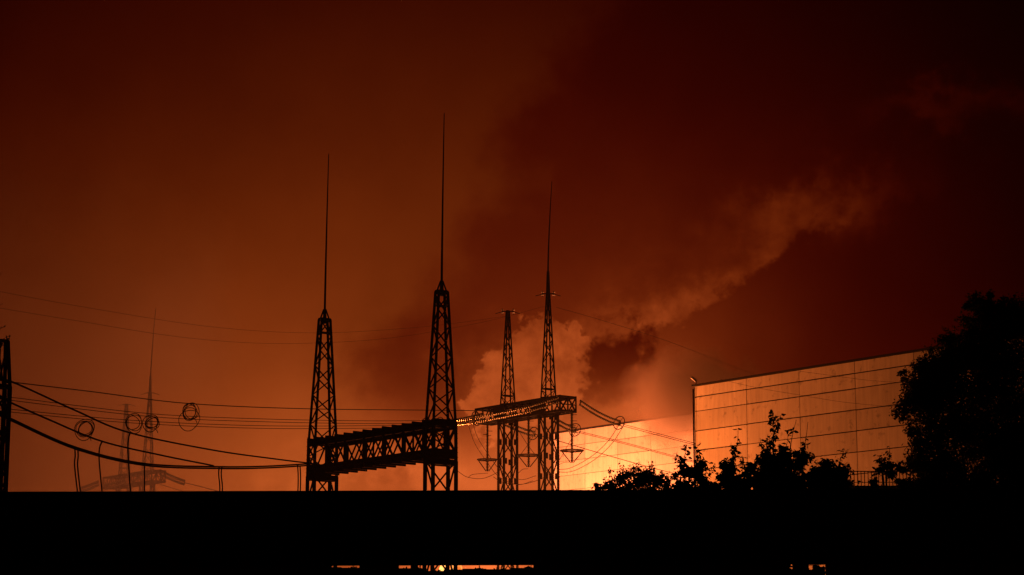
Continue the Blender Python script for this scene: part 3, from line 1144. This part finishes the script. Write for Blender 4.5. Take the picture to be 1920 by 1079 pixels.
def tree(name, px, Y, shoots, clumps, leaf, label, seed, group=None, r0=.07, depth=.5, cat='tree'):
    """shoots: (tip px, tip py, start px, start py, leaves per metre, spread m); clumps: (px, py, rx px, ry px, leaves)"""
    rg = np.random.default_rng(seed)
    rn = random.Random(seed)
    base = at(px, 1000, Y)
    base.z = 0
    root = thing(name, base, label, cat, group)
    tr = MB()
    lo = at(px, 960, Y)
    fork = Vector((base.x, base.y, max(1.2, lo.z * .55)))
    tr.tube(spline([base, base.lerp(fork, .5) + Vector((.05, .03, 0)), fork], 5), [r0 * (1 - .03 * i) for i in range(11)], 8)
    tr.build('trunk', M_BARK, root)
    pts = []
    for tx, ty, sx, sy, dens, spread in shoots:
        dy = rn.uniform(-depth, depth) * .6
        tip, st = at(tx, ty, Y + dy), at(sx, sy, Y + dy * .6)
        mid = st.lerp(tip, .5) + Vector((rn.uniform(-.06, .06), 0, 0))
        ln = spline([fork, fork.lerp(st, .6) + Vector((0, 0, .1)), st, mid, tip], 6)
        MB().tube(ln, [max(.005, .035 * (1 - i / (len(ln) - 1))) for i in range(len(ln))], 5).build('limb', M_BARK, root)
        n = max(2, int((tip - st).length * dens))
        for u in rg.uniform(0, 1, n):
            u = 1 - u ** 1.15
            c = st.lerp(mid, u * 2) if u < .5 else mid.lerp(tip, u * 2 - 1)
            w = spread * (1.1 - .75 * u)
            pts.append(c + Vector(rg.normal(size=3)) * (w * .5))
    for cx, cy_, rx, ry, n in clumps:
        c = at(cx, cy_, Y)
        k = Y / F
        # a clump is a handful of smaller tufts, so its outline stays ragged
        nt_ = max(5, n // 60)
        for _ in range(nt_):
            q = rg.normal(size=3)
            q = q / np.linalg.norm(q) * rg.uniform(0, 1) ** .45
            tc_ = c + Vector((q[0] * rx * k, q[1] * depth, q[2] * ry * k))
            rad = min(rx, ry) * k * rg.uniform(.18, .42)
            for _ in range(n // nt_):
                pts.append(tc_ + Vector(rg.normal(size=3)) * (rad * .55))
    leaf_mesh('crown', [tuple(p) for p in pts], leaf, root, rg)
    return root


GT = 'young trees standing behind the overpass'
tree('leafy_bush', 1180, 62, [(1142, 876, 1150, 925, 60, .16), (1197, 866, 1195, 910, 60, .16), (1222, 868, 1215, 910, 60, .2)],
     [(1190, 898, 34, 26, 1500), (1150, 908, 34, 18, 900), (1222, 898, 28, 26, 1100), (1120, 915, 18, 10, 300), (1250, 908, 22, 22, 700), (1180, 935, 80, 22, 2500)],
     .095, 'small-leaved bush leftmost in the row, against the glowing wall', 21, GT)
tree('young_tree', 1275, 46, [(1288, 833, 1283, 905, 60, .10), (1268, 850, 1276, 905, 40, .10), (1282, 862, 1270, 915, 90, .16)],
     [(1280, 900, 26, 32, 420), (1275, 930, 30, 22, 900)], .115, 'slim young tree with drooping leaves right of the small-leaved bush', 22, GT)
tree('young_tree', 1312, 46, [(1310, 842, 1312, 910, 110, .15), (1340, 870, 1325, 915, 60, .10)],
     [(1313, 890, 16, 34, 420), (1328, 915, 28, 20, 700), (1310, 935, 34, 22, 900)], .11, 'slim young tree at the left corner of the panelled hall', 23, GT)
tree('young_tree', 1375, 45, [(1384, 803, 1374, 860, 26, .05), (1376, 835, 1366, 905, 85, .13), (1392, 855, 1388, 910, 50, .09), (1405, 868, 1392, 910, 30, .08)],
     [(1366, 898, 26, 30, 600), (1385, 915, 34, 22, 800), (1370, 938, 46, 22, 1200)], .11, 'young tree with one thin bare-stemmed shoot before the hall', 24, GT)
tree('young_tree', 1450, 45, [(1448, 772, 1444, 850, 75, .10), (1466, 776, 1450, 830, 36, .06), (1440, 815, 1432, 870, 50, .10), (1478, 806, 1462, 868, 22, .06), (1493, 788, 1480, 860, 10, .03), (1515, 792, 1505, 855, 10, .03),
                               (1512, 832, 1495, 890, 75, .14), (1425, 822, 1434, 880, 30, .08)],
     [(1455, 862, 26, 26, 900), (1432, 895, 36, 34, 1700), (1470, 892, 30, 34, 1500), (1497, 860, 18, 22, 420), (1505, 898, 20, 20, 350), (1455, 935, 70, 26, 2600)],
     .115, 'tallest young tree of the row, with two leafy tips side by side', 25, GT)
tree('leafy_bush', 1553, 44.5, [(1584, 842, 1572, 890, 80, .13), (1592, 868, 1584, 905, 40, .08)],
     [(1555, 892, 36, 30, 4200), (1548, 905, 40, 30, 3600), (1585, 900, 16, 26, 500), (1555, 938, 64, 24, 3600)], .085, 'dense dark rounded bush between tallest young tree and picket railing', 26, GT)
tree('young_tree', 1665, 46, [(1668, 840, 1662, 890, 45, .13), (1652, 856, 1656, 895, 45, .12), (1640, 880, 1640, 912, 60, .10)],
     [(1665, 878, 22, 24, 420), (1640, 905, 10, 14, 160), (1690, 895, 14, 22, 300), (1665, 935, 50, 20, 1500)], .095, 'small open-crowned tree in front of the picket railing', 27, GT)
tree('young_tree', 1625, 47, [(1612, 902, 1612, 925, 60, .08)], [(1612, 925, 16, 14, 350)], .085, 'low sprig at the foot of the picket railing', 28, GT)

tree('hedge', 1510, 58, [], [(1478, 1072, 14, 10, 260), (1500, 1072, 12, 8, 170), (1510, 1078, 26, 8, 420), (1535, 1070, 16, 8, 230), (1525, 1084, 30, 10, 500)], .10, 'leaves in front of the flames in the slot at the lower right', 29, None, .05, .5, 'hedge')
tree('hedge', 985, 58, [], [(968, 1070, 10, 6, 120), (985, 1069, 16, 6, 260), (1010, 1072, 20, 8, 300)], .09, 'leaves at the right end of the light slot under the overpass', 30, None, .05, .5, 'hedge')

tree('hedge', 800, 58, [], [(632, 1066, 8, 3, 60), (655, 1067, 16, 3, 70), (758, 1068, 8, 3, 40), (790, 1069, 10, 5, 70), (820, 1073, 14, 4, 90), (858, 1069, 12, 5, 80), (895, 1069, 18, 3, 90), (940, 1069, 14, 4, 90)], .08, 'sparse leaves along the light slot under the left half of the overpass', 31, None, .05, .5, 'hedge')

# the big dark tree at the right edge
rgb = np.random.default_rng(40)
big = []
for cx, cy_, rx, ry, n in ((1860, 610, 60, 42, 5200), (1900, 600, 60, 40, 4200), (1800, 665, 55, 40, 5000), (1860, 690, 70, 60, 9000), (1760, 700, 46, 44, 4400), (1735, 740, 46, 46, 4200), (1710, 765, 28, 28, 1300),
                           (1790, 760, 62, 60, 4600), (1880, 780, 80, 70, 10000), (1745, 820, 44, 46, 3200), (1815, 850, 66, 60, 4200), (1900, 870, 70, 60, 9000), (1745, 890, 46, 46, 5200), (1810, 930, 90, 50, 9000), (1915, 940, 80, 50, 7000),
                           (1720, 930, 40, 30, 2500), (1970, 700, 80, 110, 9000), (1990, 880, 80, 100, 8000), (1722, 850, 26, 20, 500), (1712, 700, 22, 20, 260), (1840, 572, 40, 22, 1200)):
    big.append((cx, cy_, rx, ry, n))
tree('broadleaf_tree', 1850, 46, [(1858, 562, 1850, 700, 40, .3), (1705, 722, 1780, 800, 40, .25), (1695, 760, 1760, 820, 40, .2), (1730, 690, 1790, 780, 40, .25), (1945, 560, 1900, 700, 40, .3), (1725, 900, 1800, 930, 30, .2)],
     big, .075, 'large dense tree filling the right edge, almost black', 41, None, .16, 1.3)

# twigs reaching in at the left edge
tree('overhanging_tree', -120, 46, [(4, 512, -50, 560, 14, .05), (6, 570, -50, 600, 14, .05), (10, 612, -40, 650, 30, .12), (19, 630, -30, 660, 34, .10), (6, 640, -40, 700, 40, .14)],
     [(-10, 655, 18, 30, 160), (-90, 620, 60, 90, 3000), (-70, 740, 50, 80, 2200)], .075, 'leafy twigs poking in at the left edge above the lattice post', 44, None, .14, .8)

# ------------------------------------------------------------------ haze: one even box of thin smoke round everything
def volume_material(name, col, dens, g):
    m = bpy.data.materials.new(name)
    m.use_nodes = True
    nt = m.node_tree
    nt.nodes.clear()
    p = nt.nodes.new('ShaderNodeVolumePrincipled')
    p.inputs['Color'].default_value = col + (1,)
    p.inputs['Density'].default_value = dens
    p.inputs['Anisotropy'].default_value = g
    o = nt.nodes.new('ShaderNodeOutputMaterial')
    nt.links.new(p.outputs[0], o.inputs['Volume'])
    return m


HAZE = 0.00003
hz_o = MB().box((-150, -60, -1.2), (170, 420, 75)).build('haze', volume_material('haze', (.85, .82, .8), HAZE, .65), None, origin=(0, 0, 0))
tag(hz_o, 'thin even smoke haze filling the air over the yard', 'haze', kind='stuff')


# ------------------------------------------------------------------ banks of thicker smoke (real volumes, lit by the fire and the glowing sky)
def smoke_bank(c, rad, dens, g, col, nscale, label, seed):
    m = volume_material('smoke', col, dens, g)
    nt = m.node_tree
    p = nt.nodes['Principled Volume']
    S.nt = nt
    tcn = nt.nodes.new('ShaderNodeTexCoord')
    ln = nt.nodes.new('ShaderNodeVectorMath')
    ln.operation = 'LENGTH'
    nt.links.new(tcn.outputs['Object'], ln.inputs[0])
    mp = nt.nodes.new('ShaderNodeMapping')
    mp.inputs['Scale'].default_value = tuple(rad)
    mp.inputs['Location'].default_value = (seed, seed * 2, 0)
    nt.links.new(tcn.outputs['Object'], mp.inputs['Vector'])
    nz = noise(mp.outputs[0], nscale, 3, 0.55)
    d = sstep(S(ln.outputs['Value']) + (nz - 0.5) * 0.9, 0.95, 0.35) * dens
    nt.links.new(d.s, p.inputs['Density'])
    v, f = [], []
    n, k = 20, 12
    for i in range(k + 1):
        t = math.pi * i / k
        for j in range(n):
            a = 2 * math.pi * j / n
            v.append((math.sin(t) * math.cos(a), math.sin(t) * math.sin(a), -math.cos(t)))
    for i in range(k):
        for j in range(n):
            f.append((i * n + j, i * n + (j + 1) % n, (i + 1) * n + (j + 1) % n, (i + 1) * n + j))
    o = mesh_obj('smoke', v, f, m, None, origin=(0, 0, 0))
    o.location = c
    o.scale = rad
    return tag(o, label, 'smoke', kind='stuff')


smoke_bank((-60, 238, 24), (40, 24, 42), 0.026, 0.6, (.8, .76, .72), .05, 'thick bank of smoke in front of the faint far gantry', 3)
smoke_bank((20.0, 229, 31.6), (9.5, 7, 6.6), 0.34, 0.3, (.46, .37, .28), .22, 'smoke rolling over the top of the glowing far wall', 7)
